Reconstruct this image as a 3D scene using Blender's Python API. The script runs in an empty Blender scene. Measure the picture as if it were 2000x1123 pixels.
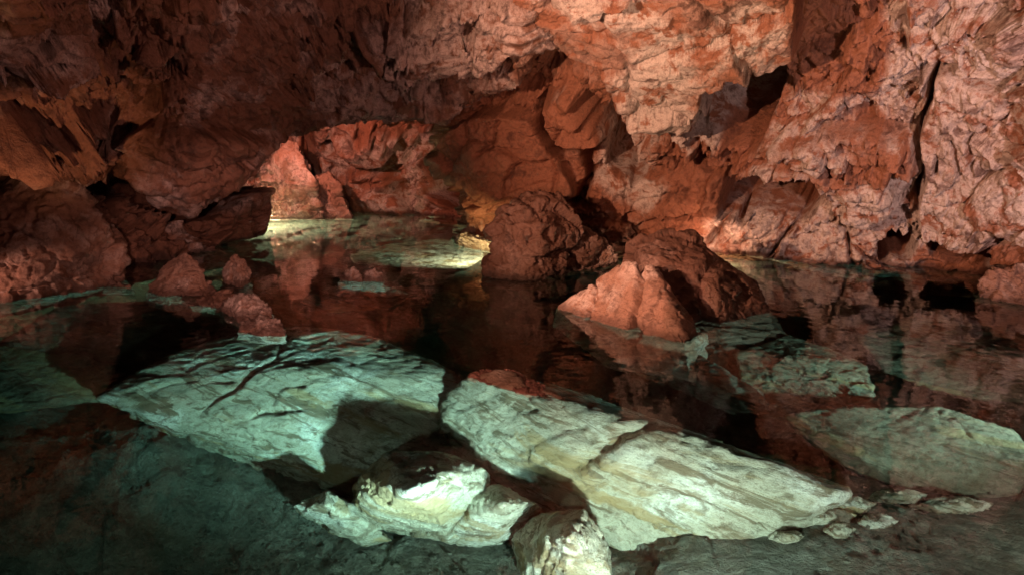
import bpy, bmesh, math
import numpy as np
from mathutils import Vector

S = bpy.context.scene
C = S.collection
R = math.radians

# ------------------------------------------------------------ camera, world, exposure
FPX, PITCH, CH = 1450.0, R(12.0), 2.5          # focal length in photo pixels, tilt, height over the water
cam = bpy.data.objects.new('camera', bpy.data.cameras.new('camera'))
C.objects.link(cam)
cam.location = (0, 0, CH)
cam.rotation_euler = (R(90) - PITCH, 0, 0)
cam.data.sensor_width = 36.0
cam.data.lens = 36.0 * FPX / 2000.0
cam.data.clip_start = 0.05
cam.data.clip_end = 400
S.camera = cam
w = bpy.data.worlds.new('World'); S.world = w; w.use_nodes = True
w.node_tree.nodes['Background'].inputs[0].default_value = (0.5, 0.3, 0.25, 1)
w.node_tree.nodes['Background'].inputs[1].default_value = 0.0
S.view_settings.view_transform = 'Standard'
S.view_settings.look = 'None'
S.view_settings.exposure = 0.0
S.view_settings.gamma = 1.0
S.render.engine = 'CYCLES'
S.cycles.use_denoising = True
S.cycles.caustics_reflective = False
S.cycles.caustics_refractive = False
S.cycles.sample_clamp_indirect = 0.0
S.cycles.max_bounces = 8
S.cycles.diffuse_bounces = 3
S.cycles.transmission_bounces = 6
S.cycles.use_adaptive_sampling = False

# ------------------------------------------------------------ photo pixel -> place in the cave
def rays(px, py):
    px = np.asarray(px, float); py = np.asarray(py, float)
    x = (px - 1000) / FPX; u = (561.5 - py) / FPX
    c, s = math.cos(PITCH), math.sin(PITCH)
    return np.stack(np.broadcast_arrays(x, c + u * s, -s + u * c), -1)
def atY(px, py, Y):
    d = rays(px, py)
    t = np.asarray(Y) / d[..., 1]
    return d * t[..., None] + np.array([0, 0, CH])
def onW(px, py, z=0.0):
    d = rays(px, py)
    t = (z - CH) / d[..., 2]
    return d * t[..., None] + np.array([0, 0, CH])
def under(px, py, z):
    d = rays(px, py); d = d / np.linalg.norm(d, axis=-1, keepdims=True)
    p = onW(px, py)
    e = 1 / 1.33
    cz = -d[..., 2]
    k = np.sqrt(1 - e * e * (1 - cz * cz))
    r = d * e; r[..., 2] = -k
    return p + r * (np.asarray(z) / r[..., 2])[..., None]

# ------------------------------------------------------------ lamps of the cave lighting, with added fills
def lamp(name, kind, loc, to, power, col, size=0.1, spot=None, blend=0.5):
    d = bpy.data.lights.new(name, kind)
    d.energy = power; d.color = col
    if kind == 'SPOT':
        d.spot_size = R(spot); d.spot_blend = blend; d.shadow_soft_size = size
    elif kind == 'POINT':
        d.shadow_soft_size = size
    else:
        d.size = size
        if spot: d.spread = R(spot)
    o = bpy.data.objects.new(name, d); C.objects.link(o)
    o.location = loc
    if to is not None:
        o.rotation_euler = (Vector(to) - Vector(loc)).to_track_quat('-Z', 'Y').to_euler()
    return o
def L(a): return tuple(float(v) for v in a)

# wall lamps above the water, and one added fill
lamp('wall_lamp', 'SPOT', (-5.0, 3.4, 2.9), L(atY(1480, 230, 13)), 6900, (1.0, 0.50, 0.32), 0.08, 53, 0.9)
lamp('wall_lamp', 'SPOT', (5.0, 3.0, 1.6), L(atY(1930, 230, 12)), 2300, (1.0, 0.62, 0.58), 0.10, 56, 1.0)
lamp('roof_lamp', 'SPOT', (2.6, 8.5, 0.5), L(atY(1330, -60, 11)), 420, (1.0, 0.60, 0.38), 0.10, 90, 0.9)
lamp('foot_lamp', 'POINT', L(onW(1385, 488, 0.20)), None, 34, (1.0, 0.46, 0.28), 0.03)
lamp('recess_lamp', 'SPOT', L(atY(530, 250, 17.6)), L(atY(700, 370, 22)), 700, (1.0, 0.38, 0.27), 0.05, 95, 0.5)
lamp('left_lamp', 'SPOT', (-5.6, 6.6, 0.3), L(atY(80, 255, 10.2)), 440, (1.0, 0.46, 0.24), 0.05, 44, 0.9)
lamp('left_lamp', 'SPOT', (-8.3, 9.2, 0.08), L(atY(95, 555, 11.3)), 170, (1.0, 0.48, 0.36), 0.03, 36, 0.6)
lamp('rock_lamp', 'SPOT', (-4.6, 2.0, 2.8), L(onW(1215, 600)), 2500, (1.0, 0.45, 0.33), 0.05, 14, 0.3)
lamp('rock_lamp', 'SPOT', (-1.0, 1.0, 2.3), L(onW(490, 575)), 2400, (1.0, 0.50, 0.41), 0.05, 27, 0.5)
lamp('rock_lamp', 'SPOT', (-2.0, 2.0, 1.6), L(onW(1000, 755)), 1500, (1.0, 0.38, 0.28), 0.04, 14, 0.5)
lamp('shore_lamp', 'SPOT', L(onW(928, 494, 0.22)), L(onW(948, 474, 0.02)), 300, (1.0, 0.66, 0.30), 0.015, 75, 1.0)
lamp('wall_lamp', 'SPOT', (-1.2, 6.5, 1.6), L(atY(1010, 330, 16)), 620, (1.0, 0.42, 0.28), 0.08, 36, 0.9)
lamp('roof_lamp', 'SPOT', (3.0, 6.0, 0.4), L(atY(740, 60, 10)), 720, (1.0, 0.48, 0.38), 0.06, 90, 1.0)
lamp('left_lamp', 'SPOT', (-6.0, 3.6, 0.25), L(atY(-60, -366, 6.3)), 500, (1.0, 0.45, 0.2), 0.06, 62, 1.0)
lamp('fill_lamp', 'AREA', (0, -1.0, 4.2), (-2.0, 10, 2), 42, (1.0, 0.42, 0.34), 2.0)  # soft fill added above the camera to lift the dark rock
# lamps under the water, the last an added fill
WHITE = (1.0, 0.92, 0.80)
lamp('pool_lamp', 'AREA', L(onW(1560, 1900, -0.12)), L(under(1130, 840, -0.9)), 110, (1.0, 0.96, 0.86), 0.14, 84)
lamp('pool_lamp', 'AREA', L(onW(1200, 1500, -0.14)), L(under(560, 690, -0.5)), 66, (0.76, 1.0, 0.95), 0.14, 54)
lamp('pool_lamp', 'SPOT', L(onW(940, 520, -0.05)), L(onW(820, 480, -0.5)), 420, (1.0, 0.95, 0.62), 0.012, 130, 1.0)
lamp('pool_lamp', 'POINT', L(onW(1393, 520, -0.12)), None, 60, (1.0, 0.78, 0.42), 0.02)
lamp('pool_lamp', 'POINT', L(atY(470, 440, 20.2)*np.array([1,1,0])+np.array([0,0,-.12])), None, 1500, (1.0, 0.84, 0.5), 0.02)
lamp('pool_lamp', 'AREA', L(onW(2350, 900, -0.20)), L(under(1400, 700, -0.8)), 30, (0.7, 1.0, 0.9), 0.12, 80)
lamp('pool_lamp', 'AREA', L(onW(2250, 1100, -0.12)), L(under(1760, 860, -0.9)), 14, (1.0, 0.90, 0.76), 0.10, 120)
lamp('pool_lamp', 'POINT', L(onW(1350, 1350, -0.10)), None, 80, WHITE, 0.05)
lamp('pool_lamp', 'POINT', L(onW(-100, 1300, -0.12)), None, 60, (1.0, 0.90, 0.72), 0.1)  # dim fill added under water to lift the left bed

# ------------------------------------------------------------ noise in numpy
def _h(i, j, k, seed):
    with np.errstate(over='ignore'):
        n = (i.astype(np.int64) * 374761393 + j.astype(np.int64) * 668265263 + k.astype(np.int64) * 2147483647 * 3 + seed * 974634777)
        n = (n ^ (n >> 13)) * 1274126177
        n = n & 0xffffffff
        n = ((n ^ (n >> 16)) * 2246822519) & 0xffffffff
        n = n ^ (n >> 15)
    return n
def _f(n, s):
    return (((n * (2 * s + 3) * 2654435761) & 0xffffffff) >> 8 & 0xffff) / 65535.0
def gn(p, seed=0):
    i = np.floor(p).astype(np.int64); f = p - i
    u = f * f * f * (f * (f * 6 - 15) + 10)
    out = np.zeros(len(p))
    for a in (0, 1):
        for b in (0, 1):
            for c in (0, 1):
                n = _h(i[:, 0] + a, i[:, 1] + b, i[:, 2] + c, seed)
                g = np.stack([_f(n, 1) - .5, _f(n, 2) - .5, _f(n, 3) - .5], -1) * 2.2
                d = f - np.array([a, b, c])
                wt = (u[:, 0] if a else 1 - u[:, 0]) * (u[:, 1] if b else 1 - u[:, 1]) * (u[:, 2] if c else 1 - u[:, 2])
                out += wt * (g * d).sum(-1)
    return out
def fbm(p, octv=4, seed=0, rid=False, gain=0.5):
    s = 0; a = 1.0; q = p.copy(); t = 0
    for o in range(octv):
        v = gn(q, seed + o * 7)
        if rid: v = 0.5 - np.abs(v) * 1.6
        s = s + a * v; t += a; a *= gain; q = q * 2.03 + 11.7
    return s / t
def facet(p, seed=0, tilt=1.0):
    """broken rock: every cell of a Voronoi lattice is a tilted plane; returns height and edge distance"""
    i = np.floor(p).astype(np.int64)
    best = np.full(len(p), 9.0); sec = np.full(len(p), 9.0); hh = np.zeros(len(p))
    for a in (-1, 0, 1):
        for b in (-1, 0, 1):
            for c in (-1, 0, 1):
                ii = i + np.array([a, b, c])
                n = _h(ii[:, 0], ii[:, 1], ii[:, 2], seed)
                ft = ii + np.stack([_f(n, 1), _f(n, 2), _f(n, 3)], -1)
                d = p - ft
                d2 = np.sqrt((d * d).sum(-1))
                g = np.stack([_f(n, 4) - .5, _f(n, 5) - .5, _f(n, 6) - .5], -1)
                h = (g * d).sum(-1) * 2 * tilt + (_f(n, 7) - .5)
                m = d2 < best
                sec = np.where(m, best, np.minimum(sec, d2))
                hh = np.where(m, h, hh)
                best = np.where(m, d2, best)
    return hh, sec - best, best
def warp(p, s, a, seed):
    q = p / s
    return p + a * np.stack([gn(q, seed), gn(q + 31.3, seed + 1), gn(q + 57.1, seed + 2)], -1)
def sst(a, b, x):
    t = np.clip((x - a) / (b - a), 0, 1); return t * t * (3 - 2 * t)

def rock_disp(p, size, rough=1.0, seed=0, smooth=None, big=1.0):
    """height field of broken rock in metres; size = size of the largest blocks"""
    k = np.ones(len(p)) * rough if smooth is None else rough * smooth
    q = warp(p, size * 0.7, size * 0.20, seed + 3); q = warp(q, size * .15, size * .06, seed + 6)
    q = q * np.array([1.0, 1.0, 1.25])
    h1, e1, _ = facet(q / size, seed + 11, 1.1)
    h2, e2, b2 = facet(q / (size * 0.42) + 5.1, seed + 23, 1.2)
    q3 = warp(p, size * .2, size * .12, seed + 5)
    h3, e3, b3 = facet(q3 / (size * 0.16) + 9.3, seed + 37, 1.2)
    f = fbm(p / (size * 0.5), 6, seed + 41, rid=True, gain=.55)
    f2 = fbm(p / (size * 0.06), 4, seed + 43, gain=.6)
    d = size * big * (0.22 * h1 - 0.07 * np.exp(-(e1 / 0.045) ** 2))
    d = d + k * size * (0.13 * h2 - 0.03 * np.exp(-(e2 / 0.04) ** 2))
    d = d + k * size * (0.068 * h3 + 0.032 * f + 0.018 * f2)
    h4, e4, _ = facet(q3 / (size * 0.062) + 2.7, seed + 61, 1.3)
    d = d + k * size * 0.020 * h4
    msk = sst(0.02, 0.22, fbm(p / (size * 1.3) + 3.3, 3, seed + 57))
    mk2 = sst(0.0, 0.15, fbm(p / (size * 1.1) + 8.1, 3, seed + 58))
    d = d - k * k * size * 0.17 * mk2 * sst(0.36, 0.14, b2 + 0.08 * f2)
    d = d - k * size * 0.085 * msk * sst(0.42, 0.12, b3)
    return d

# ------------------------------------------------------------ materials
def nd(nt, t, **kw):
    n = nt.nodes.new(t)
    for k, v in kw.items(): setattr(n, k, v)
    return n
def rock_mat(name, base, dark, pale, rough=0.62, scale=1.0, bump=0.5, stretch=(1, 1, 1), rot=(0, 0, 0), spec=0.4, streak=0.0, ochre=(0.36, 0.25, 0.12)):
    m = bpy.data.materials.new(name); m.use_nodes = True
    nt = m.node_tree; lk = nt.links.new
    bs = nt.nodes['Principled BSDF']
    geo = nd(nt, 'ShaderNodeNewGeometry')
    mp = nd(nt, 'ShaderNodeMapping'); mp.inputs['Scale'].default_value = stretch; mp.inputs['Rotation'].default_value = rot
    lk(geo.outputs['Position'], mp.inputs[0])
    def noise(sc, det, ro, dist=0.0):
        n = nd(nt, 'ShaderNodeTexNoise'); n.inputs['Scale'].default_value = sc * scale
        n.inputs['Detail'].default_value = det; n.inputs['Roughness'].default_value = ro
        n.inputs['Distortion'].default_value = dist
        lk(mp.outputs[0], n.inputs['Vector']); return n.outputs['Fac']
    def ramp(x, a, b):
        r = nd(nt, 'ShaderNodeMapRange'); r.interpolation_type = 'SMOOTHSTEP'
        r.inputs['From Min'].default_value = a; r.inputs['From Max'].default_value = b
        lk(x, r.inputs['Value']); return r.outputs['Result']
    def mix(fac, a, b, mode='MIX'):
        x = nd(nt, 'ShaderNodeMix', data_type='RGBA', blend_type=mode)
        if isinstance(fac, float): x.inputs[0].default_value = fac
        else: lk(fac, x.inputs[0])
        for s, v in ((6, a), (7, b)):
            if isinstance(v, tuple): x.inputs[s].default_value = (*v, 1)
            else: lk(v, x.inputs[s])
        return x.outputs[2]
    def math_(op, a, b):
        x = nd(nt, 'ShaderNodeMath', operation=op)
        for s, v in ((0, a), (1, b)):
            if isinstance(v, (int, float)): x.inputs[s].default_value = v
            else: lk(v, x.inputs[s])
        return x.outputs[0]
    n1 = noise(0.55, 5, 0.5, 0.6); n2 = noise(2.3, 9, 0.68, 0.4); n3 = noise(11, 8, 0.7); n4 = noise(46, 5, 0.65)
    if streak:
        mq = nd(nt, 'ShaderNodeMapping'); mq.vector_type = 'TEXTURE'; mq.inputs['Rotation'].default_value = (R(20), R(18), R(-32)); mq.inputs['Scale'].default_value = (2.6, 0.55, 0.4)
        lk(geo.outputs['Position'], mq.inputs[0])
        def snoise(sc_, dt, ro, ds):
            n = nd(nt, 'ShaderNodeTexNoise'); n.inputs['Scale'].default_value = sc_; n.inputs['Detail'].default_value = dt
            n.inputs['Roughness'].default_value = ro; n.inputs['Distortion'].default_value = ds
            lk(mq.outputs[0], n.inputs['Vector']); return n.outputs['Fac']
        n5 = snoise(2.6, 10, 0.66, 0.9); n6 = snoise(0.9, 8, 0.6, 0.7)
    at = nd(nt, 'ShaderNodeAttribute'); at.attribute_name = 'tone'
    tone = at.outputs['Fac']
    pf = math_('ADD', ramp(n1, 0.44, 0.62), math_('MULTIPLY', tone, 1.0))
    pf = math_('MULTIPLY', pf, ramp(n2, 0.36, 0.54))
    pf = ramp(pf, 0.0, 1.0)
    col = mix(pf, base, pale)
    col = mix(math_('MULTIPLY', ramp(n2, 0.52, 0.64), 0.75), col, dark)
    col = mix(math_('MULTIPLY', ramp(n3, 0.50, 0.62), 0.42), col, dark)
    col = mix(math_('MULTIPLY', ramp(n4, 0.46, 0.60), 0.22), col, dark)
    if streak:
        col = mix(math_('MULTIPLY', ramp(n5, 0.50, 0.60), streak), col, dark)
        col = mix(math_('MULTIPLY', ramp(n6, 0.54, 0.62), streak * .8), col, ochre)
    # wet band just over the waterline
    sp = nd(nt, 'ShaderNodeSeparateXYZ'); lk(geo.outputs['Position'], sp.inputs[0])
    wz = math_('ADD', sp.outputs[2], math_('MULTIPLY', math_('SUBTRACT', n2, 0.5), -0.35))
    band = math_('MULTIPLY', ramp(wz, 0.13, 0.03), ramp(sp.outputs[2], -0.01, 0.0))
    col = mix(math_('MULTIPLY', band, 0.85), col, dark)
    lk(col, bs.inputs['Base Color'])
    rr = nd(nt, 'ShaderNodeMapRange'); rr.inputs['To Min'].default_value = rough - 0.17; rr.inputs['To Max'].default_value = rough + 0.25
    lk(n3, rr.inputs['Value']); lk(rr.outputs[0], bs.inputs['Roughness'])
    bs.inputs['Specular IOR Level'].default_value = spec
    # relief below the mesh's own resolution
    vo = nd(nt, 'ShaderNodeTexVoronoi'); vo.feature = 'DISTANCE_TO_EDGE'; vo.inputs['Scale'].default_value = 2.6 * scale
    dv = nd(nt, 'ShaderNodeVectorMath', operation='ADD')
    nz = nd(nt, 'ShaderNodeTexNoise'); nz.inputs['Scale'].default_value = 3.0 * scale; nz.inputs['Detail'].default_value = 5
    lk(mp.outputs[0], nz.inputs['Vector'])
    sc = nd(nt, 'ShaderNodeVectorMath', operation='SCALE'); sc.inputs['Scale'].default_value = 0.7 / scale
    lk(nz.outputs['Color'], sc.inputs[0]); lk(mp.outputs[0], dv.inputs[0]); lk(sc.outputs[0], dv.inputs[1])
    lk(dv.outputs[0], vo.inputs['Vector'])
    cr = ramp(vo.outputs['Distance'], 0.0, 0.05)
    h = math_('ADD', math_('MULTIPLY', n3, 0.075), math_('MULTIPLY', n4, 0.028))
    if streak: h = math_('ADD', h, math_('MULTIPLY', n5, 0.16))
    h = math_('ADD', h, math_('MULTIPLY', n2, 0.10))
    h = math_('ADD', h, math_('MULTIPLY', cr, 0.006))
    bp = nd(nt, 'ShaderNodeBump'); bp.inputs['Strength'].default_value = bump; bp.inputs['Distance'].default_value = 1.0 / scale
    lk(h, bp.inputs['Height']); lk(bp.outputs[0], bs.inputs['Normal'])
    return m

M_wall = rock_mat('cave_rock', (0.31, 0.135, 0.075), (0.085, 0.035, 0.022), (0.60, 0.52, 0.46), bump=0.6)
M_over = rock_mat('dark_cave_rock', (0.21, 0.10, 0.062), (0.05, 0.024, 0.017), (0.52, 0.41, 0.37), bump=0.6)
M_boul = rock_mat('boulder_rock', (0.30, 0.165, 0.11), (0.11, 0.058, 0.04), (0.52, 0.40, 0.34), scale=1.5, bump=0.6)
M_wet = rock_mat('wet_dark_rock', (0.15, 0.078, 0.053), (0.055, 0.03, 0.022), (0.33, 0.22, 0.18), scale=1.5, bump=0.6, rough=0.5)
M_slab = rock_mat('sunken_limestone', (0.50, 0.46, 0.36), (0.17, 0.13, 0.08), (0.80, 0.78, 0.70), scale=1.5, bump=0.85, streak=0.95)
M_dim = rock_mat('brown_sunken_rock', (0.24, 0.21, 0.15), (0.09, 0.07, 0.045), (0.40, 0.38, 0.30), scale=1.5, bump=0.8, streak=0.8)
M_bed = rock_mat('silted_lake_bed', (0.15, 0.15, 0.12), (0.06, 0.055, 0.042), (0.25, 0.245, 0.20), bump=0.9, streak=0.5, ochre=(0.10, 0.085, 0.05))

# ------------------------------------------------------------ meshes
def tag(o, label=None, cat=None, group=None, kind=None):
    if label: o['label'] = label
    if cat: o['category'] = cat
    if group: o['group'] = group
    if kind: o['kind'] = kind
    return o
def mk(name, v, f, mat, tone=None, parent=None, origin=None):
    me = bpy.data.meshes.new(name)
    v = np.asarray(v, float)
    o0 = np.zeros(3) if origin is None else np.asarray(origin, float)
    v = v - o0
    f = np.asarray(f)
    me.vertices.add(len(v)); me.vertices.foreach_set('co', v.ravel())
    k = f.shape[1]
    me.loops.add(f.size); me.loops.foreach_set('vertex_index', f.ravel())
    me.polygons.add(len(f)); me.polygons.foreach_set('loop_start', np.arange(0, f.size, k)); me.polygons.foreach_set('loop_total', np.full(len(f), k))
    me.polygons.foreach_set('use_smooth', np.ones(len(f), bool))
    me.update(calc_edges=True); me.validate()
    if tone is not None:
        a = me.attributes.new('tone', 'FLOAT', 'POINT'); a.data.foreach_set('value', np.asarray(tone, float))
    me.materials.append(mat)
    o = bpy.data.objects.new(name, me); C.objects.link(o)
    o.location = L(o0)
    if parent is not None: o.parent = parent
    return o
def gridf(n, m):
    i = np.arange(n * m).reshape(n, m)
    return np.stack([i[:-1, :-1], i[1:, :-1], i[1:, 1:], i[:-1, 1:]], -1).reshape(-1, 4)
def gridn(P):
    a = np.gradient(P, axis=0); b = np.gradient(P, axis=1)
    n = np.cross(a, b); n /= np.linalg.norm(n, axis=-1, keepdims=True) + 1e-12
    return n
def tps(pts, vals, q):
    pts = np.asarray(pts, float) / 300.0; vals = np.asarray(vals, float); q = np.asarray(q, float) / 300.0
    def K(r2): return np.where(r2 > 1e-12, r2 * np.log(np.maximum(r2, 1e-12)), 0)
    n = len(pts)
    A = np.zeros((n + 3, n + 3))
    A[:n, :n] = K(((pts[:, None] - pts[None]) ** 2).sum(-1)) + np.eye(n) * 0.02
    A[:n, n] = 1; A[:n, n + 1:] = pts; A[n:, :n] = A[:n, n:].T
    c = np.linalg.solve(A, np.concatenate([vals, [0, 0, 0]]))
    out = c[n] + q @ c[n + 1:]
    for i in range(n): out = out + c[i] * K(((q - pts[i]) ** 2).sum(-1))
    return out
def sd_poly(q, poly):
    poly = np.asarray(poly, float)
    d = np.full(len(q), 1e18); s = np.ones(len(q))
    for i in range(len(poly)):
        a, b = poly[i], poly[i - 1]
        e = b - a; w_ = q - a
        t = np.clip((w_ @ e) / (e @ e), 0, 1)
        d = np.minimum(d, ((w_ - t[:, None] * e) ** 2).sum(-1))
        c1 = q[:, 1] >= a[1]; c2 = q[:, 1] < b[1]; c3 = e[0] * w_[:, 1] > e[1] * w_[:, 0]
        s = np.where((c1 & c2 & c3) | (~c1 & ~c2 & ~c3), -s, s)
    return s * np.sqrt(d)            # negative inside
def d_line(q, pl):
    pl = np.asarray(pl, float); d = np.full(len(q), 1e18)
    for a, b in zip(pl[:-1], pl[1:]):
        e = b - a; w_ = q - a
        t = np.clip((w_ @ e) / (e @ e), 0, 1)
        d = np.minimum(d, ((w_ - t[:, None] * e) ** 2).sum(-1))
    return np.sqrt(d)

def wall_sheet(name, q, P, plates=(), cracks=(), tones=(), size=1.5, rough=1.0, seed=0, mat=M_wall, wamp=14, shape=None, base=0.0, dmask=None):
    """P: (n, m, 3) smooth wall; q: (n, m, 2) its chart; plates (outline, height, edge, roughness) and cracks
    (line, width, depth) carve it; noise breaks it"""
    n, m = P.shape[:2]
    N = gridn(P)
    mid = P - np.array([0, 0, CH])
    flip = np.sign((N * -mid).sum(-1).mean())
    N = N * flip
    p = P.reshape(-1, 3); nn = N.reshape(-1, 3); qq = q.reshape(-1, 2)
    wq = qq + wamp * np.stack([fbm(p * 1.1, 4, seed + 70), fbm(p * 1.1 + 40, 4, seed + 71)], -1) * 2.2
    sm = np.ones(len(p)); H = np.zeros(len(p)) + base
    for poly, amp, edge, ro in plates:
        s = sst(edge, -edge, sd_poly(wq, poly))
        H += amp * s; sm = sm * (1 - s) + ro * s
    for pl, wd, dp in cracks:
        wl = wd * (0.7 + 0.6 * (gn(p * 1.7, seed + 90) + .5))
        H -= dp * np.exp(-(d_line(wq, pl) / wl) ** 2)
    D = rock_disp(p, size, rough, seed, sm)
    if dmask is not None: D = D * dmask.ravel(); H = H * dmask.ravel()
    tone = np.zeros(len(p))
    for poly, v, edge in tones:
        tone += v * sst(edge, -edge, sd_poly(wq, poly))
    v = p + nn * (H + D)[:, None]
    f = gridf(n, m)
    if flip < 0: f = f[:, ::-1]
    return mk(name, v, f, mat, tone)

def chart(x0, x1, y0, y1, st):
    xs = np.linspace(x0, x1, int((x1 - x0) / st)); ys = np.linspace(y0, y1, int((y1 - y0) / st))
    return np.stack(np.meshgrid(xs, ys, indexing='ij'), -1)
def interp_chart(q, ctl):
    ctl = np.asarray(ctl, float)
    return tps(ctl[:, :2], ctl[:, 2], q.reshape(-1, 2)).reshape(q.shape[:2])

STEP = 2.1
# ---- main wall: centre and right
q = chart(852, 2420, -420, 690, STEP)
eg = np.interp(q[..., 1], [-420, 60, 230, 300, 380, 420, 470, 690], [852, 852, 866, 872, 905, 912, 893, 880])
q[..., 0] = np.where(q[..., 0] < 1060, eg + (q[..., 0] - 852) / 208 * (1060 - eg), q[..., 0])
ctl = [(800, -420, 10.5), (800, -100, 13), (800, 150, 17), (800, 350, 18.5), (800, 480, 18.5), (800, 690, 17),
       (950, 300, 16.2), (1000, 450, 16.0), (950, 690, 15.5), (1100, 200, 15.2), (1100, 400, 15.6), (1250, 480, 15.4), (1250, 690, 14),
       (1200, 100, 13.2), (1200, -100, 11.6), (1200, -420, 9), (1400, 250, 14.2), (1400, 400, 14.8), (1400, 490, 15.1), (1450, 690, 13.5),
       (1500, 0, 11.8), (1500, -420, 8.5), (1600, 250, 13.0), (1600, 420, 13.9), (1650, 515, 13.9), (1700, 690, 12.6),
       (1800, 100, 11.6), (1800, 300, 12.4), (1850, 525, 13.3), (1800, -420, 8.0), (2000, 0, 10.2), (2000, 250, 11.0), (2000, 530, 12.0), (2000, 690, 11.5),
       (2200, 0, 8.5), (2200, 300, 9.3), (2200, 560, 10.0), (2200, -420, 7.0), (2420, 300, 7.6), (2420, -420, 6.2), (2420, 690, 8)]
Y = interp_chart(q, ctl) + 3.0 * sst(18, 0, q[..., 0] - eg)
P = atY(q[..., 0], q[..., 1], Y)
main_plates = [
    ([(880, 300), (905, 250), (960, 210), (1050, 195), (1085, 270), (1110, 330), (1130, 390), (1060, 430), (960, 420), (900, 340)], 0.55, 7, 0.3),
    ([(1072, 180), (1120, 150), (1150, 150), (1165, 200), (1175, 262), (1140, 280), (1108, 272), (1082, 230)], 0.6, 5, 0.3),
    ([(1040, 70), (1100, 40), (1190, 80), (1230, 145), (1290, 185), (1350, 185), (1385, 120), (1425, 70), (1465, 86), (1520, 98), (1560, 60), (1580, -420), (1000, -420)], 0.9, 9, 0.3),
    ([(1375, 110), (1440, 75), (1520, 110), (1512, 190), (1490, 275), (1440, 262), (1395, 225), (1360, 175)], -2.6, 12, 0.9),
    ([(1425, 335), (1590, 325), (1605, 400), (1560, 432), (1415, 405)], -2.0, 8, 0.9),
    ([(1590, 330), (1720, 320), (1765, 380), (1700, 425), (1625, 405)], 0.5, 12, 0.6),
    ([(1310, 240), (1500, 255), (1620, 240), (1800, 250), (1790, 310), (1590, 330), (1420, 320), (1330, 300)], 0.45, 9, 1.1),
    ([(1805, 120), (1900, 100), (2060, 140), (2300, 140), (2300, 500), (1990, 500), (1900, 440), (1800, 430)], 0.55, 8, 0.42),
    ([(1780, -420), (1775, 60), (1850, 95), (1990, 125), (2300, 140), (2300, -420)], 0.55, 10, 0.5),
    ([(1715, 480), (1735, 455), (1775, 458), (1795, 485), (1780, 508), (1725, 508)], -1.8, 7, 0.8),
    ([(1820, 478), (1845, 460), (1885, 470), (1890, 495), (1850, 506), (1822, 500)], -1.8, 7, 0.8),
    ([(1900, 500), (1915, 465), (1950, 455), (1975, 485), (1970, 530), (1905, 530)], -2.0, 7, 0.8),
    ([(1150, 345), (1400, 330), (1420, 400), (1380, 470), (1220, 480), (1150, 440)], 0.25, 14, 0.5),
    ([(1180, 270), (1215, 250), (1260, 330), (1230, 350), (1190, 320)], -1.3, 8, 0.8),
]
main_cracks = [
    ([(1165, 180), (1185, 240), (1212, 295)], 11, 1.6), ([(1068, 185), (1078, 245), (1098, 285)], 6, 0.8), ([(1098, 280), (1140, 288), (1158, 330)], 5, 0.6),
    ([(1440, 335), (1455, 385), (1450, 430)], 6, 1.2), ([(1832, 120), (1803, 240), (1796, 400)], 6, 1.0), ([(1775, 70), (1850, 100), (2010, 135)], 8, 0.9),
    ([(1140, 290), (1155, 350), (1120, 400)], 8, 0.9), ([(1590, 240), (1800, 245)], 4, 0.3), ([(1030, 85), (1100, 60)], 10, 0.9),
    ([(1385, 470), (1410, 430), (1480, 380)], 4, 0.3), ([(1500, 500), (1560, 430)], 4, 0.35), ([(1000, 215), (990, 260), (975, 290)], 3, 0.22),
    ([(1640, 420), (1665, 510)], 4, 0.3), ([(1885, 245), (1892, 300)], 5, 0.16), ([(1930, 235), (1926, 290)], 5, 0.2), ([(1840, 270), (1830, 300)], 4, 0.2)]
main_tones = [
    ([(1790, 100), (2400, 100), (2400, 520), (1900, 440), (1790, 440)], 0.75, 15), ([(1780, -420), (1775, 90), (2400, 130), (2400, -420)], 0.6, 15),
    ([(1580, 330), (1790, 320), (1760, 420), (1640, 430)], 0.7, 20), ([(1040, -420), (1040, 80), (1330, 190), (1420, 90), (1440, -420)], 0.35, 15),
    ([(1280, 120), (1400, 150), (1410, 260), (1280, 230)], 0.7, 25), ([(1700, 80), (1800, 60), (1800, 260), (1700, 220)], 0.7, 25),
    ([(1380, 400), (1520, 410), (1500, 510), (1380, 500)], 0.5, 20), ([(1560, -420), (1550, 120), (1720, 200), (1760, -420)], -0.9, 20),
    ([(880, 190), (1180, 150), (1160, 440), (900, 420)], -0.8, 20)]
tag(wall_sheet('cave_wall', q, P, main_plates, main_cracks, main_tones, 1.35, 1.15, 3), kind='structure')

# ---- the recess behind the overhang
q = chart(330, 1010, 140, 540, STEP)
ctl = [(330, 140, 20), (330, 300, 20.5), (330, 540, 20), (500, 300, 22), (500, 410, 22.3), (500, 540, 20.5), (700, 140, 20), (680, 300, 23),
       (700, 405, 23.5), (700, 540, 21), (860, 420, 21.8), (860, 300, 22), (1010, 140, 18), (1010, 400, 19.5), (1010, 540, 19)]
P = atY(q[..., 0], q[..., 1], interp_chart(q, ctl))
tag(wall_sheet('cave_recess_wall', q, P,
    [([(650, 270), (730, 240), (780, 260), (760, 300), (690, 310)], 0.6, 7, 0.5),
     ([(660, 340), (720, 310), (780, 330), (800, 430), (700, 430)], 0.7, 8, 0.5),
     ([(830, 260), (900, 300), (905, 400), (850, 380)], -1.8, 9, 0.8)],
    [([(600, 250), (615, 320), (650, 420)], 9, 1.0), ([(690, 300), (640, 290)], 7, 0.8)],
    [([(640, 300), (740, 240), (840, 290), (760, 330)], 0.6, 12)], 1.9, 0.7, 17), kind='structure')

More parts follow.
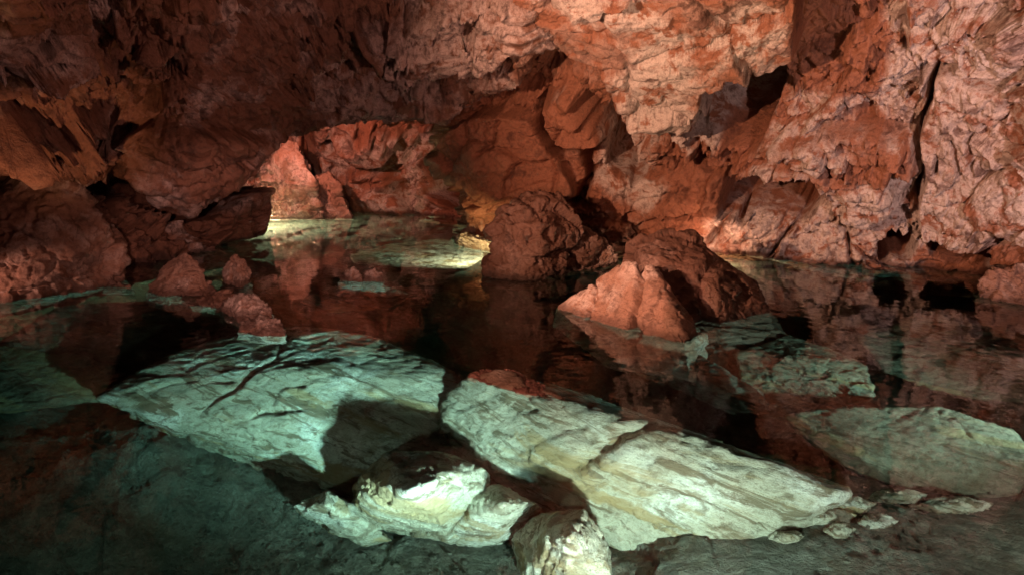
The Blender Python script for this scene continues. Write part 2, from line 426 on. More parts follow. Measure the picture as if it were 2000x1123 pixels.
# ---- the low left wall behind the two left rocks
def clampx(q, a): return q
q = chart(-420, 482, 230, 640, STEP)
ctl = [(-420, 230, 11), (-420, 640, 9.5), (-100, 300, 12.5), (-100, 600, 12), (100, 300, 13.6), (150, 560, 13.0), (250, 300, 15), (250, 515, 13.9), (250, 640, 13),
       (350, 420, 15.6), (350, 500, 14.8), (350, 640, 14), (450, 300, 18), (440, 400, 17.2), (450, 465, 17.0), (500, 460, 17.3), (500, 640, 15.5), (508, 230, 19)]
P = atY(q[..., 0], q[..., 1], interp_chart(q, ctl))
tk = sst(455, 482, q[..., 0]); P[..., 1] += tk * 0.8      # the edge turns away behind itself
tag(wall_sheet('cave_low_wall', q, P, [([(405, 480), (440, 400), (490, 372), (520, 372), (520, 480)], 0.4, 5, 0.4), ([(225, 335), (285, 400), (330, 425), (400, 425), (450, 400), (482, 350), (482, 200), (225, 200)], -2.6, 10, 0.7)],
    [([(300, 400), (390, 420), (440, 400)], 9, 0.5), ([(205, 340), (230, 440), (330, 470)], 7, 0.5)], [], 1.4, 1.0, 29, mat=M_over), kind='structure')

# ---- the big overhang: the sheet turns under at its lower edge
ex = np.array([(-420, 300), (-150, 322), (0, 335), (120, 345), (215, 340), (255, 352), (300, 398), (370, 412), (430, 385), (500, 318), (560, 268), (640, 243),
               (740, 232), (870, 240), (940, 196), (1010, 172), (1035, 110), (1060, 84), (1110, 20), (1180, -200)], float)
eY = np.array([(-420, 8.2), (0, 10.4), (200, 12.2), (370, 13.2), (560, 14.6), (760, 15.6), (900, 15.2), (1035, 13.6), (1110, 12.2), (1180, 10.0)], float)
xs = np.linspace(-420, 1180, int(1600 / STEP)); nt_ = int(760 / STEP)
ts = np.linspace(0, 1.35, nt_)
X, T = np.meshgrid(xs, ts, indexing='ij')
EY = np.interp(X, ex[:, 0], ex[:, 1]); YE = np.interp(X, eY[:, 0], eY[:, 1])
# light smoothing of the edge distance
T1 = np.minimum(T, 1)
PY = -420 + (EY + 420) * T1
topY = np.interp(X, [-420, 0, 500, 1000, 1180], [5.6, 6.0, 6.6, 7.6, 8.2])
YY = topY + (YE - topY) * T1 ** 1.15 + 0.0
back = np.maximum(T - 1, 0) / 0.35
PY = PY - 30 * back ** 1.3
YY = YY + 3.2 * back
bulge = np.exp(-((X - 360) / 170) ** 2) * np.exp(-((PY - 330) / 150) ** 2)
YY = YY - 0.9 * bulge * (1 - back)
P = atY(X, PY, YY)
q = np.stack([X, np.where(T > 1, EY + (T - 1) * 300, PY)], -1)
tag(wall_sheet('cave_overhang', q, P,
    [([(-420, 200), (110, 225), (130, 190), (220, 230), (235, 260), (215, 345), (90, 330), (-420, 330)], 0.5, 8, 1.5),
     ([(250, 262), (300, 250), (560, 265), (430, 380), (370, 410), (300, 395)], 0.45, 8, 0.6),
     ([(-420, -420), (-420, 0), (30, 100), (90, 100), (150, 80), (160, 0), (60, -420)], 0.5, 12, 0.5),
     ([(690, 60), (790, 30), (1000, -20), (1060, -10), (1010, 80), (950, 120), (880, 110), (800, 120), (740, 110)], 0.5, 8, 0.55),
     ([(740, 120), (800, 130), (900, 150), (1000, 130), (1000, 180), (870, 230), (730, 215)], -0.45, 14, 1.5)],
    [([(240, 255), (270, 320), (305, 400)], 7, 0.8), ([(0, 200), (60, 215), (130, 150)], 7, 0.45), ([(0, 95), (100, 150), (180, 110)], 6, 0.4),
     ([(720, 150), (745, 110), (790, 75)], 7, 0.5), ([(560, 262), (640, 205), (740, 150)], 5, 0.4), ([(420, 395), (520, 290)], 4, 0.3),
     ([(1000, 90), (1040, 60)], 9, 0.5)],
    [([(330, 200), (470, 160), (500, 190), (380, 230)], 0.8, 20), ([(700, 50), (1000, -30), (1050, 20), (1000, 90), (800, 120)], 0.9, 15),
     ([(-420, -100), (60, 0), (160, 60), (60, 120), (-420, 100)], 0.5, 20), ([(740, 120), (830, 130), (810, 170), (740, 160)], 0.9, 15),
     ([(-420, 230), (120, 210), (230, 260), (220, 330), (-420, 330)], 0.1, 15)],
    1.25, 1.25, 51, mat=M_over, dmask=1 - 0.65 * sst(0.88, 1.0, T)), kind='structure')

# ---- the rest of the cave (roof, sides and back behind the camera), coarse
def shell():
    n, m = 220, 110
    a = np.linspace(0, 2 * math.pi, n); e = np.linspace(-0.25, math.pi / 2, m)
    A, E = np.meshgrid(a, e, indexing='ij')
    P = np.stack([1 + 15.5 * np.cos(A) * np.cos(E) ** .7, 9 + 17.5 * np.sin(A) * np.cos(E) ** .7, -1.0 + 8.6 * np.sin(E)], -1)
    P[..., 2] += 0.0
    p = P.reshape(-1, 3)
    c = np.array([1, 9, 1.0]); d = p - c; d /= np.linalg.norm(d, axis=-1, keepdims=True)
    h, e_, _ = facet(warp(p, 2, 1.0, 5) / 2.2, 77); f_ = fbm(p / 1.5, 5, 79, rid=True)
    p = p - d * (0.5 * h + 0.7 * f_)[:, None]
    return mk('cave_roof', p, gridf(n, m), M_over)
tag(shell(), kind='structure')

# ------------------------------------------------------------ lake bed
az = np.linspace(R(-78), R(78), 1150); rr_ = np.geomspace(0.9, 31, 560)
AZ, RR = np.meshgrid(az, rr_, indexing='ij')
q = np.stack([np.sin(AZ) * RR, np.cos(AZ) * RR - 0.8], -1)
ctl = []
def bc(px, py, z):
    p = under(px, py, z); ctl.append((p[0] * 30, p[1] * 30, z))
for a in [(100, 1100, -2.6), (400, 1110, -2.6), (350, 1010, -2.5), (430, 922, -1.95), (260, 850, -1.6), (560, 965, -2.05), (700, 1100, -2.0), (1000, 1110, -1.9), (1500, 1110, -1.15), (1900, 1100, -1.2), (1300, 1090, -1.35), (1550, 1040, -1.05), (1700, 1010, -1.1), (100, 900, -2.4),
          (1900, 1020, -1.25), (1200, 800, -3.6), (1000, 680, -3.8), (1500, 860, -3.2), (1720, 930, -1.7), (700, 620, -3.4), (800, 570, -2.5), (450, 560, -2.4), (100, 700, -2.2), (250, 620, -2.4), (1950, 760, -1.8),
          (1700, 650, -1.8), (1550, 520, -0.6), (1480, 570, -0.7), (1700, 540, -1.1), (1900, 580, -2.0), (860, 500, -0.9), (900, 470, -0.7), (780, 500, -0.95), (600, 440, -0.8), (750, 425, -0.7), (850, 440, -0.5), (480, 470, -1.0), (560, 500, -1.3), (400, 500, -2.2)]:
    bc(*a)
for a in [(-15, -3, -2), (17, -3, -1.5), (-15, 12, -1.5), (17, 12, -1.5), (-15, 27, -1), (17, 27, -1), (0, -3, -2), (0, 1, -2)]:
    ctl.append((a[0] * 30, a[1] * 30, a[2]))
ctl = np.array(ctl)
Z = tps(ctl[:, :2], ctl[:, 2], q.reshape(-1, 2) * 30)
Z = np.clip(Z, -4.5, -0.2)
p = np.column_stack([q.reshape(-1, 2), Z])
h, e, _ = facet(warp(p, 1.2, .8, 4) / 1.1, 91, 1.0)
h4, e4, b4 = facet(warp(p, .4, .2, 6) / 0.38, 92, 1.0)
h5, e5, b5 = facet(warp(p, .12, .05, 7) / 0.11, 94, 1.0)
sm_ = sst(-0.15, 0.15, fbm(p * np.array([1, 1, 0]) / 1.6, 3, 99))
Z += 0.07 * h + 0.035 * h4 * sm_ + 0.022 * h5 * sm_ + 0.10 * fbm(p * np.array([1, 1, 0]) / 0.9, 7, 93) + 0.02 * fbm(p * 7, 4, 95)
BEDV = None
p[:, 2] = np.minimum(Z, -0.06)
tag(mk('lake_bed', p, gridf(*q.shape[:2])[:, ::-1], M_bed), kind='structure')
BZ = p[:, 2].reshape(q.shape[:2])
def bed_z(x, y):
    r_ = math.hypot(x, y + 0.8); a_ = math.atan2(x, y + 0.8)
    i = int(np.clip(round((a_ + R(78)) / R(156) * 1149), 0, 1149)); k = int(np.clip(round(math.log(r_ / 0.9) / math.log(31 / 0.9) * 559), 0, 559))
    return BZ[i, k]

# ------------------------------------------------------------ rocks grown from the hull of a few corner points
def ico(n):
    bm = bmesh.new(); bmesh.ops.create_icosphere(bm, subdivisions=n, radius=1)
    v = np.array([x.co[:] for x in bm.verts]); f = np.array([[y.index for y in x.verts] for x in bm.faces])
    bm.free(); return v, f
ICO = {}
def rock(name, pts, mat, label=None, cat=None, n=6, size=None, rough=1.0, seed=0, amp=1.0, group=None, parent=None, pw=70, grow=1.04, tone=None, cracks=()):
    if n not in ICO: ICO[n] = ico(n)
    V, F = ICO[n]
    pts = np.array([np.asarray(x, float) for x in pts])
    ext = np.maximum(pts.max(0) - pts.min(0), 0.05); c = (pts.max(0) + pts.min(0)) / 2
    c = 0.5 * c + 0.5 * pts.mean(0)
    pn = (pts - c) / ext
    bm = bmesh.new()
    for x in pn: bm.verts.new(x)
    r = bmesh.ops.convex_hull(bm, input=bm.verts[:])
    bm.normal_update()
    pl = []
    for fc in bm.faces:
        nr = np.array(fc.normal[:]); dd = nr @ np.array(fc.verts[0].co[:])
        if dd < 0: nr, dd = -nr, -dd
        if fc.calc_area() > 1e-7: pl.append((*nr, max(dd, 0.02)))
    bm.free()
    pl = np.array(pl)
    k = np.maximum(V @ pl[:, :3].T / pl[:, 3], 0)
    inv = (k ** pw).sum(-1) ** (1 / pw)
    v = V / inv[:, None] * ext * grow + c
    if size is None: size = float(np.sort(ext)[1]) * 0.45
    # normals
    fn = np.cross(v[F[:, 1]] - v[F[:, 0]], v[F[:, 2]] - v[F[:, 0]])
    vn = np.zeros_like(v)
    for j in range(3): np.add.at(vn, F[:, j], fn)
    vn /= np.linalg.norm(vn, axis=-1, keepdims=True) + 1e-12
    D = rock_disp(v, size, rough * 0.85, seed, big=0.55) * amp
    for pl_, wd, dp in cracks:
        wp = v[:, :2] + 0.10 * np.stack([fbm(v * 2.5, 4, seed + 1), fbm(v * 2.5 + 9, 4, seed + 2)], -1) * 2
        D -= dp * np.exp(-(d_line(wp, [np.asarray(a)[:2] for a in pl_]) / wd) ** 2)
    v = v + vn * D[:, None]
    o = mk(name, v, F, mat, None if tone is None else np.full(len(v), tone), parent, origin=(c[0], c[1], v[:, 2].min()))
    if parent is None: tag(o, label, cat, group, 'thing')
    return o
W_, U_, A_ = onW, under, atY
def D_(px, py, z):                                   # straight down from the waterline
    p = onW(px, py); p[2] = z; return p

# left boulder at the shore
rock('boulder', [A_(-160, 380, 12.6), A_(-60, 348, 11.9), A_(60, 350, 11.6), A_(130, 372, 11.6), A_(190, 430, 11.9), A_(215, 480, 12.2), U_(235, 560, -0.8), U_(130, 590, -0.9), U_(-150, 640, -0.9),
                 A_(-160, 500, 11), A_(120, 520, 11.3), A_(-100, 400, 13.5), A_(170, 440, 14)], M_boul,
     'huge rounded brown boulder on the left shore with a brightly lit lower edge', 'boulder', 7, 1.3, 0.45, 5, grow=1.1, tone=-0.2)
# rocks standing in the recess
rock('recess_rock', [A_(560, 278, 20.6), A_(575, 276, 20.6), A_(590, 300, 20.4), A_(612, 350, 20.2), A_(540, 300, 20.3), W_(488, 422), W_(560, 425), W_(625, 420), U_(480, 430, -.4), U_(635, 430, -.4), A_(570, 330, 22.4), A_(500, 370, 20.8)], M_boul,
     'steep angular red rock face at the left side of the bright recess', 'rock', 7, 1.2, 0.7, 61, amp=.6, tone=.2)
rock('recess_rock', [A_(618, 345, 20.9), A_(640, 335, 20.9), A_(660, 355, 20.8), W_(622, 420), W_(685, 420), U_(615, 430, -.4), U_(695, 430, -.4), A_(645, 350, 22)], M_boul,
     'low slanted red rock at the waterline in the middle of the bright recess', 'rock', 6, 0.8, 0.7, 62, amp=.6, tone=.1)
# centre boulder and its pale neighbour
rock('boulder', [A_(1010, 392, 13.6), A_(1062, 382, 13.4), A_(1100, 400, 13.5), A_(1140, 440, 13.5), A_(1175, 480, 13.5), A_(985, 425, 13.2), A_(955, 500, 12.8),
                 U_(938, 552, -0.5), U_(1015, 566, -0.6), U_(1080, 548, -.6), U_(1190, 505, -0.6), A_(1020, 440, 12.6), A_(1060, 440, 12.6), A_(1040, 480, 14.8), A_(1150, 470, 15)], M_wet,
     'dark brown craggy boulder with a domed top beside the glowing shore lamp', 'boulder', 7, 1.0, 0.6, 8, tone=-0.4)
rock('rock', [A_(1110, 475, 13.2), A_(1155, 455, 13.5), A_(1192, 475, 13.6), A_(1203, 500, 13.6), U_(1090, 538, -0.3), U_(1150, 530, -0.3), U_(1203, 520, -.3), A_(1150, 470, 14.3)], M_boul,
     'pale knobbly rock leaning against the right foot of the domed dark boulder', 'rock', 7, 0.4, 0.8, 9, tone=0.8)
# the large pair
rock('boulder', [A_(1235, 480, 11.8), A_(1290, 462, 11.8), A_(1350, 456, 11.6), A_(1385, 480, 11.4), A_(1440, 530, 11), A_(1478, 575, 10.5), A_(1488, 605, 10.2), A_(1400, 560, 9.9), A_(1260, 500, 10.8),
                 U_(1495, 630, -0.25), U_(1530, 680, -0.8), U_(1440, 790, -1.3), U_(1330, 730, -1.0), U_(1380, 650, -.2), U_(1200, 540, -0.6), A_(1330, 500, 12.6), A_(1470, 560, 12.2)], M_wet,
     'large brown boulder standing behind and right of the bright split pyramid rock', 'boulder', 7, 1.2, 0.5, 12, amp=.7, tone=-0.3)
rock('boulder', [A_(1205, 525, 10.2), A_(1235, 512, 9.9), A_(1272, 520, 9.8), A_(1165, 548, 10.2), W_(1092, 602), U_(1085, 640, -0.5), W_(1215, 640), U_(1200, 720, -0.9), W_(1335, 672), U_(1350, 740, -0.8),
                 A_(1312, 592, 9.2), W_(1355, 655), U_(1400, 650, -0.5), U_(1150, 570, -.5)], M_boul,
     'bright orange pyramid rock split by two clefts in front of the large brown boulder', 'boulder', 7, 0.9, 0.45, 14, amp=.5, tone=0.2,
     cracks=[([W_(1140, 635), W_(1170, 590), W_(1210, 530)], 0.022, 0.13), ([W_(1235, 655), W_(1255, 600), W_(1250, 560)], 0.05, 0.16)])
# small exposed rocks on the left
rock('rock', [A_(335, 520, 11.8), A_(357, 498, 11.8), A_(378, 505, 11.8), A_(400, 545, 11.6), W_(288, 570), W_(320, 578), W_(390, 577), W_(418, 570), D_(285, 590, -1.6), D_(425, 590, -1.6), A_(360, 530, 12.6), D_(350, 600, -1.6)], M_boul,
     'triangular red rock rising from the water, largest of the small rocks at left', 'rock', 7, 0.5, 0.5, 21, tone=0.3, group='small dry rocks in the left of the lake')
rock('rock', [A_(440, 520, 12.2), A_(458, 503, 12.2), A_(478, 508, 12.2), A_(487, 535, 12.2), W_(432, 550), W_(470, 562), W_(490, 552), D_(440, 575, -1.6), D_(490, 570, -1.6), A_(462, 520, 12.9)], M_boul,
     'small pointed streaked rock just right of the triangular red rock', 'rock', 7, 0.3, 0.7, 22, tone=0.3, group='small dry rocks in the left of the lake')
rock('rock', [A_(405, 578, 11.0), A_(440, 568, 11.0), A_(455, 575, 11.0), W_(375, 596), W_(440, 602), W_(470, 590), D_(380, 610, -1.6), D_(460, 620, -1.6)], M_boul,
     'low orange rock barely above water behind the pale pink rock', 'rock', 7, 0.3, 0.7, 23, group='small dry rocks in the left of the lake')
rock('rock', [A_(432, 590, 10.3), A_(470, 572, 10.3), A_(505, 578, 10.3), A_(525, 600, 10.1), W_(435, 610), W_(475, 634), W_(525, 622), D_(430, 635, -1.6), D_(480, 660, -1.6), D_(540, 640, -1.6), A_(490, 590, 10.9)], M_boul,
     'pale pink flat topped rock in the middle of the left chain of rocks', 'rock', 7, 0.35, 0.6, 24, tone=0.9, group='small dry rocks in the left of the lake')
rock('rock', [A_(485, 628, 9.4), A_(510, 618, 9.4), A_(545, 630, 9.3), W_(466, 648), W_(510, 657), W_(556, 656), D_(460, 670, -1.6), D_(565, 675, -1.6), A_(520, 635, 9.9), W_(550, 640)], M_boul,
     'small cracked pink rock at the near end of the left chain of rocks', 'rock', 7, 0.25, 0.7, 25, tone=0.7, group='small dry rocks in the left of the lake')
rock('rock', [A_(672, 534, 12.4), A_(692, 523, 12.4), A_(702, 530, 12.4), W_(662, 548), W_(706, 551), D_(655, 560, -0.45), D_(712, 560, -0.45), A_(690, 530, 12.8)], M_boul,
     'tiny pink rock in mid lake, left one of the touching pair', 'rock', 5, 0.15, 1.2, 26, tone=0.9, group='pair of tiny rocks in mid lake')
rock('rock', [A_(715, 530, 12.4), A_(732, 525, 12.4), A_(744, 535, 12.4), W_(706, 549), W_(748, 550), D_(702, 560, -0.45), D_(752, 560, -0.45), A_(730, 530, 12.8)], M_boul,
     'tiny pink rock in mid lake, right one of the touching pair', 'rock', 5, 0.15, 1.2, 27, tone=0.8, group='pair of tiny rocks in mid lake')
rock('rock', [W_(205, 560), A_(232, 553, 11.9), W_(260, 562), U_(200, 575, -.3), U_(265, 575, -.3), A_(235, 556, 12.2)], M_boul,
     'sliver of rock just breaking the dark water left of the triangular red rock', 'rock', 5, 0.15, 1.0, 28)
rock('rock', [A_(1915, 545, 11.0), A_(1960, 530, 11.0), A_(2060, 515, 10.8), A_(2200, 520, 10.5), W_(1925, 573), W_(2010, 580), W_(2200, 600), U_(1910, 590, -.5), U_(2200, 640, -.5), A_(2050, 530, 12)], M_boul,
     'low orange craggy rock at the waterline by the far right edge', 'rock', 7, 0.6, 0.9, 31)

# submerged slabs
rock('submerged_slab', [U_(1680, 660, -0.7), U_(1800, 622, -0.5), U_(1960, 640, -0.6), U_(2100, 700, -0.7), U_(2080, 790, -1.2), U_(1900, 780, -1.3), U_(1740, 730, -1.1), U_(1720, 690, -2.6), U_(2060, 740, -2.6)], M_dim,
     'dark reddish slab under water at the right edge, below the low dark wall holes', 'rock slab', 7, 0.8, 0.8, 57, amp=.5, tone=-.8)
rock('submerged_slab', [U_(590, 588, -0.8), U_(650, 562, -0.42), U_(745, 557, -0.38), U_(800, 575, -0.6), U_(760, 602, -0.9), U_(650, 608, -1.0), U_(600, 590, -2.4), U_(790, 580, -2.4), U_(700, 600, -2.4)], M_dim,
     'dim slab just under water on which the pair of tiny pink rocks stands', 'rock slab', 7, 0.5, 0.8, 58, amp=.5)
rock('submerged_slab', [U_(1100, 612, -0.35), U_(1215, 650, -0.35), U_(1340, 680, -0.4), U_(1480, 760, -0.7), U_(1500, 805, -1.0), U_(1420, 800, -1.3), U_(1270, 740, -1.2), U_(1130, 660, -0.9),
                        U_(1120, 640, -2.6), U_(1470, 800, -2.8), U_(1300, 700, -2.8), U_(1380, 740, -.75)], M_bed,
     'dim olive slab sloping down under water below the bright pyramid rock', 'rock slab', 7, 0.7, 0.8, 56, amp=.5, tone=.4)
rock('submerged_slab', [U_(200, 776, -0.74), U_(330, 700, -0.43), U_(470, 648, -0.29), U_(590, 642, -0.22), U_(700, 655, -0.26), U_(800, 690, -0.35), U_(890, 740, -0.48), U_(878, 860, -1.08), U_(700, 960, -1.90),
                        U_(560, 935, -2.18), U_(400, 865, -1.63), U_(560, 720, -0.38), U_(300, 812, -1.21), U_(250, 800, -3.78), U_(600, 960, -4.94), U_(880, 870, -4.02), U_(890, 760, -3.44), U_(590, 660, -2.57)], M_slab,
     'broad teal lit slab lying under water behind the white rocks, ridge down its middle', 'rock slab', 7, 0.9, 0.6, 41, amp=.42,
     cracks=[([U_(575, 640, -0.20), U_(540, 700, -0.36), U_(470, 750, -0.56), U_(400, 800, -0.79)], 0.03, 0.07), ([U_(490, 880, -1.68), U_(520, 850, -1.40), U_(590, 870, -1.65)], 0.03, 0.08)])
s2 = rock('submerged_slab', [U_(875, 770, -0.51), U_(930, 738, -0.04), U_(1000, 730, 0.00), U_(1075, 778, -0.04), U_(1270, 838, -0.17), U_(1450, 890, -0.30), U_(1640, 950, -0.47), U_(1560, 1030, -1.25), U_(1450, 1085, -1.60),
                             U_(1290, 1125, -1.80), U_(1100, 1010, -1.61), U_(960, 940, -1.61), U_(880, 870, -1.10), U_(1150, 900, -0.62),
                             U_(875, 800, -3.47), U_(1000, 760, -3.44), U_(1640, 970, -4.18), U_(1300, 1110, -3.04), U_(900, 900, -3.42)], M_slab,
     'long cream slab under water with a red crest of dry rock at its upper left', 'rock slab', 7, 0.9, 0.6, 43, amp=.42,
          cracks=[([U_(1270, 830, -.2), U_(1190, 890, -.6), U_(1130, 970, -1.3)], 0.05, 0.12), ([U_(1060, 780, -.2), U_(1130, 860, -.5), U_(1180, 900, -.7)], 0.03, 0.06), ([U_(1330, 870, -.3), U_(1420, 930, -.6), U_(1500, 950, -.7)], 0.03, 0.06)])
cr = rock('dry_crest', [A_(935, 731, 7.55), A_(985, 728, 7.5), A_(1000, 722, 7.45), A_(1015, 728, 7.4), A_(1040, 745, 7.2), W_(922, 737), W_(975, 758), W_(1068, 776), U_(915, 750, -0.28), U_(1085, 800, -0.32), W_(1060, 750), U_(960, 730, -0.40)], M_boul,
     n=7, size=0.4, rough=0.6, seed=44, amp=.7)
cr.parent = s2; cr.matrix_parent_inverse = s2.matrix_world.inverted()
cr.location = Vector(cr.location) - Vector(s2.location); cr.matrix_parent_inverse.identity()
cr['label'] = 'dry red crest of the slab above the water'

rock('submerged_rock', [U_(690, 985, -1.33), U_(705, 930, -0.85), U_(760, 885, -0.66), U_(860, 880, -0.60), U_(945, 915, -0.76), U_(948, 950, -0.95), U_(885, 1050, -1.71), U_(720, 1030, -1.71), U_(800, 960, -0.47), U_(840, 940, -0.47),
                        U_(700, 1000, -2.66), U_(900, 1050, -2.66), U_(950, 950, -2.66), U_(760, 900, -2.85)], M_slab,
     'large cream white rock under water, biggest of the cluster at bottom centre', 'rock', 7, 0.6, 0.5, 45, amp=.5, tone=0.0, group='white rocks under water at the bottom')
rock('submerged_rock', [U_(885, 1030, -1.52), U_(930, 965, -1.04), U_(975, 945, -0.95), U_(1050, 985, -1.14), U_(1055, 1000, -1.33), U_(970, 1058, -1.71), U_(900, 1055, -1.71), U_(985, 985, -0.80), U_(900, 1060, -2.47), U_(1050, 1010, -2.47), U_(960, 970, -2.66)], M_slab,
     'white cracked rock under water wedged right of the biggest white rock', 'rock', 7, 0.5, 0.5, 46, amp=.5, tone=0.1, group='white rocks under water at the bottom')
rock('submerged_rock', [U_(577, 985, -1.42), U_(640, 960, -1.14), U_(680, 985, -1.33), U_(765, 1050, -1.80), U_(710, 1066, -1.90), U_(600, 1010, -1.71), U_(640, 985, -1.14), U_(590, 1000, -2.85), U_(740, 1060, -2.85), U_(660, 970, -2.85)], M_slab,
     'wedge shaped yellowish rock under water at the left end of the white cluster', 'rock', 7, 0.5, 0.5, 47, amp=.45, group='white rocks under water at the bottom')
rock('submerged_rock', [U_(1000, 1050, -1.61), U_(1060, 1005, -1.14), U_(1140, 995, -0.80), U_(1175, 1040, -0.95), U_(1185, 1120, -1.14), U_(1100, 1180, -1.33), U_(1030, 1130, -1.52), U_(1110, 1050, -0.66), U_(1010, 1090, -2.47), U_(1190, 1130, -2.47), U_(1120, 1000, -2.47)], M_slab,
     'bright white chunky rock under water at the bottom edge right of centre', 'rock', 7, 0.5, 0.5, 48, amp=.55, tone=0.2, group='white rocks under water at the bottom')
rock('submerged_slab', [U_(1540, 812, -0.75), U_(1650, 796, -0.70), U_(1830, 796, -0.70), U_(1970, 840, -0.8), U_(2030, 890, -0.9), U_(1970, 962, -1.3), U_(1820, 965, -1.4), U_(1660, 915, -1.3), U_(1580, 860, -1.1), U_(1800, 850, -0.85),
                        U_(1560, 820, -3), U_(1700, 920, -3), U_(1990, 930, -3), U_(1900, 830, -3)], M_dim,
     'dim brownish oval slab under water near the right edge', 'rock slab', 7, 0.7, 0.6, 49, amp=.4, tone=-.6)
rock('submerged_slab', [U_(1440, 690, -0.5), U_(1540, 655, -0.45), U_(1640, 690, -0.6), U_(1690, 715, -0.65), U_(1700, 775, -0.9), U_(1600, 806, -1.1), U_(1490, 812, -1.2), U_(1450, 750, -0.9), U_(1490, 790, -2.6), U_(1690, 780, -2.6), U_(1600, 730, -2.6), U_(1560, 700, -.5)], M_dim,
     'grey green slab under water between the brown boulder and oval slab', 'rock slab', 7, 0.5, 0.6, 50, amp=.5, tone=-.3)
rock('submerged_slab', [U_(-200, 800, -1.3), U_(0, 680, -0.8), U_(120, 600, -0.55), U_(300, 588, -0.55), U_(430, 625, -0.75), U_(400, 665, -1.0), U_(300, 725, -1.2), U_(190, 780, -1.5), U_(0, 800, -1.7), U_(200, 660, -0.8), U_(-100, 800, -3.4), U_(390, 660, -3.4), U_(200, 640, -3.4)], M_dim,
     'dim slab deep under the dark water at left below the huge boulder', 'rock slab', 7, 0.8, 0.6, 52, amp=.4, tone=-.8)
rock('submerged_slab', [U_(688, 500, -0.62), U_(760, 478, -0.52), U_(860, 468, -0.46), U_(940, 480, -0.40), U_(940, 505, -0.50), U_(900, 528, -0.65), U_(800, 522, -0.72), U_(700, 515, -0.75), U_(700, 510, -1.60), U_(900, 528, -1.60), U_(930, 480, -1.60)], M_slab,
     'flat greenish shelf of rock under shallow water left of the glowing shore lamp', 'rock slab', 7, 0.5, 1.2, 53, amp=.3)
rock('shore_ledge', [A_(900, 461, 15.8), A_(940, 470, 15.4), W_(885, 464), W_(925, 478), W_(962, 493), W_(990, 484), U_(880, 472, -.5), U_(930, 490, -.5), U_(990, 500, -.5), A_(970, 474, 15.2), A_(915, 458, 16.2)], M_slab,
     'small low ledge glowing yellow beside the domed dark boulder', 'rock ledge', 7, 0.5, 1.0, 54, amp=.7)

# rubble at the right end of the long slab
rub = [(1560, 968, 60, -1.0, 'flat grey rubble stone under water by the right tip of the long slab'), (1655, 985, 55, -1.05, 'pale rubble stone under water, between the slab tip and the dark hollow'),
       (1610, 1008, 60, -1.05, 'wide thin rubble stone under water below the tip of the long slab'), (1640, 1035, 34, -1.05, 'small bright oval pebble under water near the bottom right'),
       (1750, 968, 60, -1.2, 'brown rubble stone under water left of the greenish stone'), (1860, 985, 80, -1.2, 'long greenish stone under water at lower right'),
       (1710, 1020, 45, -1.1, 'dim rubble stone under water, nearest the bottom right corner of its heap'), (1540, 1050, 50, -1.15, 'half buried pale stone under water along the lower edge of the long slab')]
for i, (px, py, hw, z, lb) in enumerate(rub):
    rock('rubble_stone', [U_(px - hw, py + 4, z - .05), U_(px - hw * .5, py - 13, z + .06), U_(px + hw * .3, py - 16, z + .10), U_(px + hw, py - 3, z), U_(px + hw * .7, py + 14, z - .05), U_(px - hw * .4, py + 18, z - .05),
                          U_(px, py, z + .14), U_(px, py + 4, z - .5), U_(px - hw * .7, py, z - .4), U_(px + hw * .7, py, z - .4)], M_slab, lb, 'rubble stone', 6, 0.25, 0.7, 80 + i, amp=.6, tone=.2, group='rubble stones under water at lower right')
# gravel and stone chips on the near bed, too many to count
def gravel():
    rg = np.random.default_rng(5); V, F = ico(2) if 2 not in ICO else ICO[2]
    vs, fs = [], []; n = 0
    for c_ in range(1500):
        if c_ % 12 == 0: cx, cy = rg.uniform(-6, 5), rg.uniform(2.8, 8)
        x, y = cx + rg.normal(0, .28), cy + rg.normal(0, .28)
        r = 0.005 + 0.024 * rg.random() ** 3
        d = V * (1 + 0.5 * gn(V * 1.3 + c_ * 3.1, 3))[:, None] * np.array([r * rg.uniform(.8, 1.7), r * rg.uniform(.8, 1.4), r * rg.uniform(.4, .8)])
        a_ = rg.uniform(0, 6.28); ca, sa = math.cos(a_), math.sin(a_)
        d = np.stack([d[:, 0] * ca - d[:, 1] * sa, d[:, 0] * sa + d[:, 1] * ca, d[:, 2]], -1)
        vs.append(d + np.array([x, y, bed_z(x, y) + r * .25])); fs.append(F + n); n += len(V)
    tag(mk('gravel', np.concatenate(vs), np.concatenate(fs), M_bed), 'scattered gravel and stone chips on the lake bed near the camera', 'gravel', None, 'stuff')
gravel()
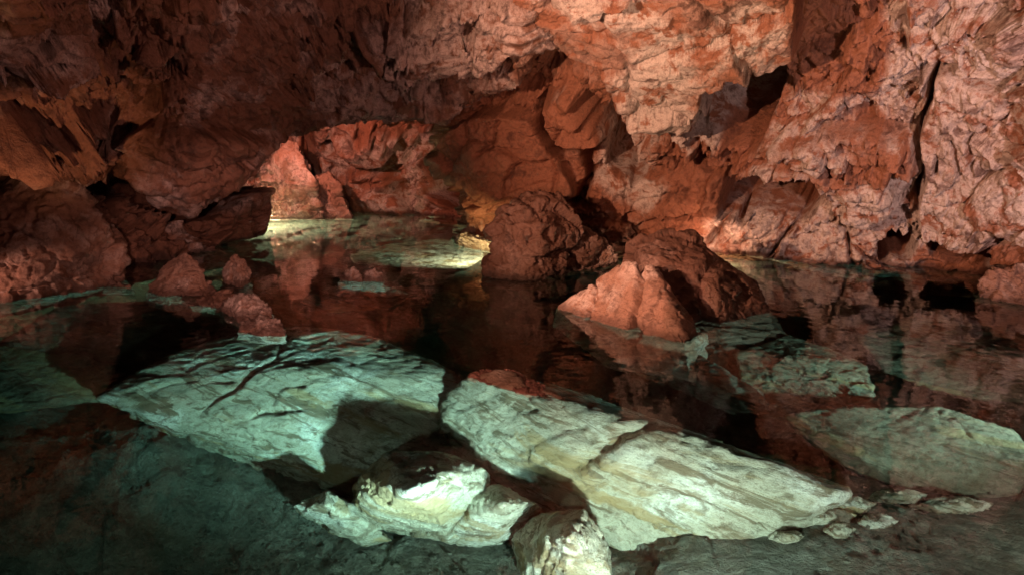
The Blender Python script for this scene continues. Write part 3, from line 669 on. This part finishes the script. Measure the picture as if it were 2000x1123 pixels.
# ------------------------------------------------------------ water
def water():
    m = bpy.data.materials.new('lake_water'); m.use_nodes = True
    nt = m.node_tree; lk = nt.links.new
    nt.nodes.remove(nt.nodes['Principled BSDF'])
    out = nt.nodes['Material Output']
    g = nd(nt, 'ShaderNodeBsdfGlass'); g.inputs['IOR'].default_value = 1.33; g.inputs['Roughness'].default_value = 0.0
    tc = nd(nt, 'ShaderNodeNewGeometry')
    def nz(s, det, st=(1, 1, 1)):
        mp = nd(nt, 'ShaderNodeMapping'); mp.inputs['Scale'].default_value = st
        lk(tc.outputs['Position'], mp.inputs[0])
        n = nd(nt, 'ShaderNodeTexNoise'); n.inputs['Scale'].default_value = s; n.inputs['Detail'].default_value = det
        lk(mp.outputs[0], n.inputs['Vector']); return n.outputs['Fac']
    a = nz(2.2, 2, (1, 1, 1)); b = nz(0.35, 1); c_ = nz(9, 2)
    ml = nd(nt, 'ShaderNodeMath', operation='MULTIPLY'); lk(a, ml.inputs[0]); lk(b, ml.inputs[1])
    m2 = nd(nt, 'ShaderNodeMath', operation='MULTIPLY_ADD'); lk(c_, m2.inputs[0]); m2.inputs[1].default_value = 0.08; lk(ml.outputs[0], m2.inputs[2])
    bp = nd(nt, 'ShaderNodeBump'); bp.inputs['Strength'].default_value = 1.0; bp.inputs['Distance'].default_value = 0.011
    lk(m2.outputs[0], bp.inputs['Height']); lk(bp.outputs[0], g.inputs['Normal'])
    lk(g.outputs[0], out.inputs['Surface'])
    v = nd(nt, 'ShaderNodeVolumeAbsorption'); v.inputs['Color'].default_value = (0.30, 0.84, 0.78, 1); v.inputs['Density'].default_value = 0.17
    lk(v.outputs[0], out.inputs['Volume'])
    bm = bmesh.new(); bmesh.ops.create_cube(bm, size=1)
    for x in bm.verts: x.co = Vector((x.co.x * 60 + 1, x.co.y * 60 + 10, (x.co.z - 0.5) * 9))
    me = bpy.data.meshes.new('water'); bm.to_mesh(me); bm.free(); me.materials.append(m)
    o = bpy.data.objects.new('water', me); C.objects.link(o); tag(o, kind='structure')
water()
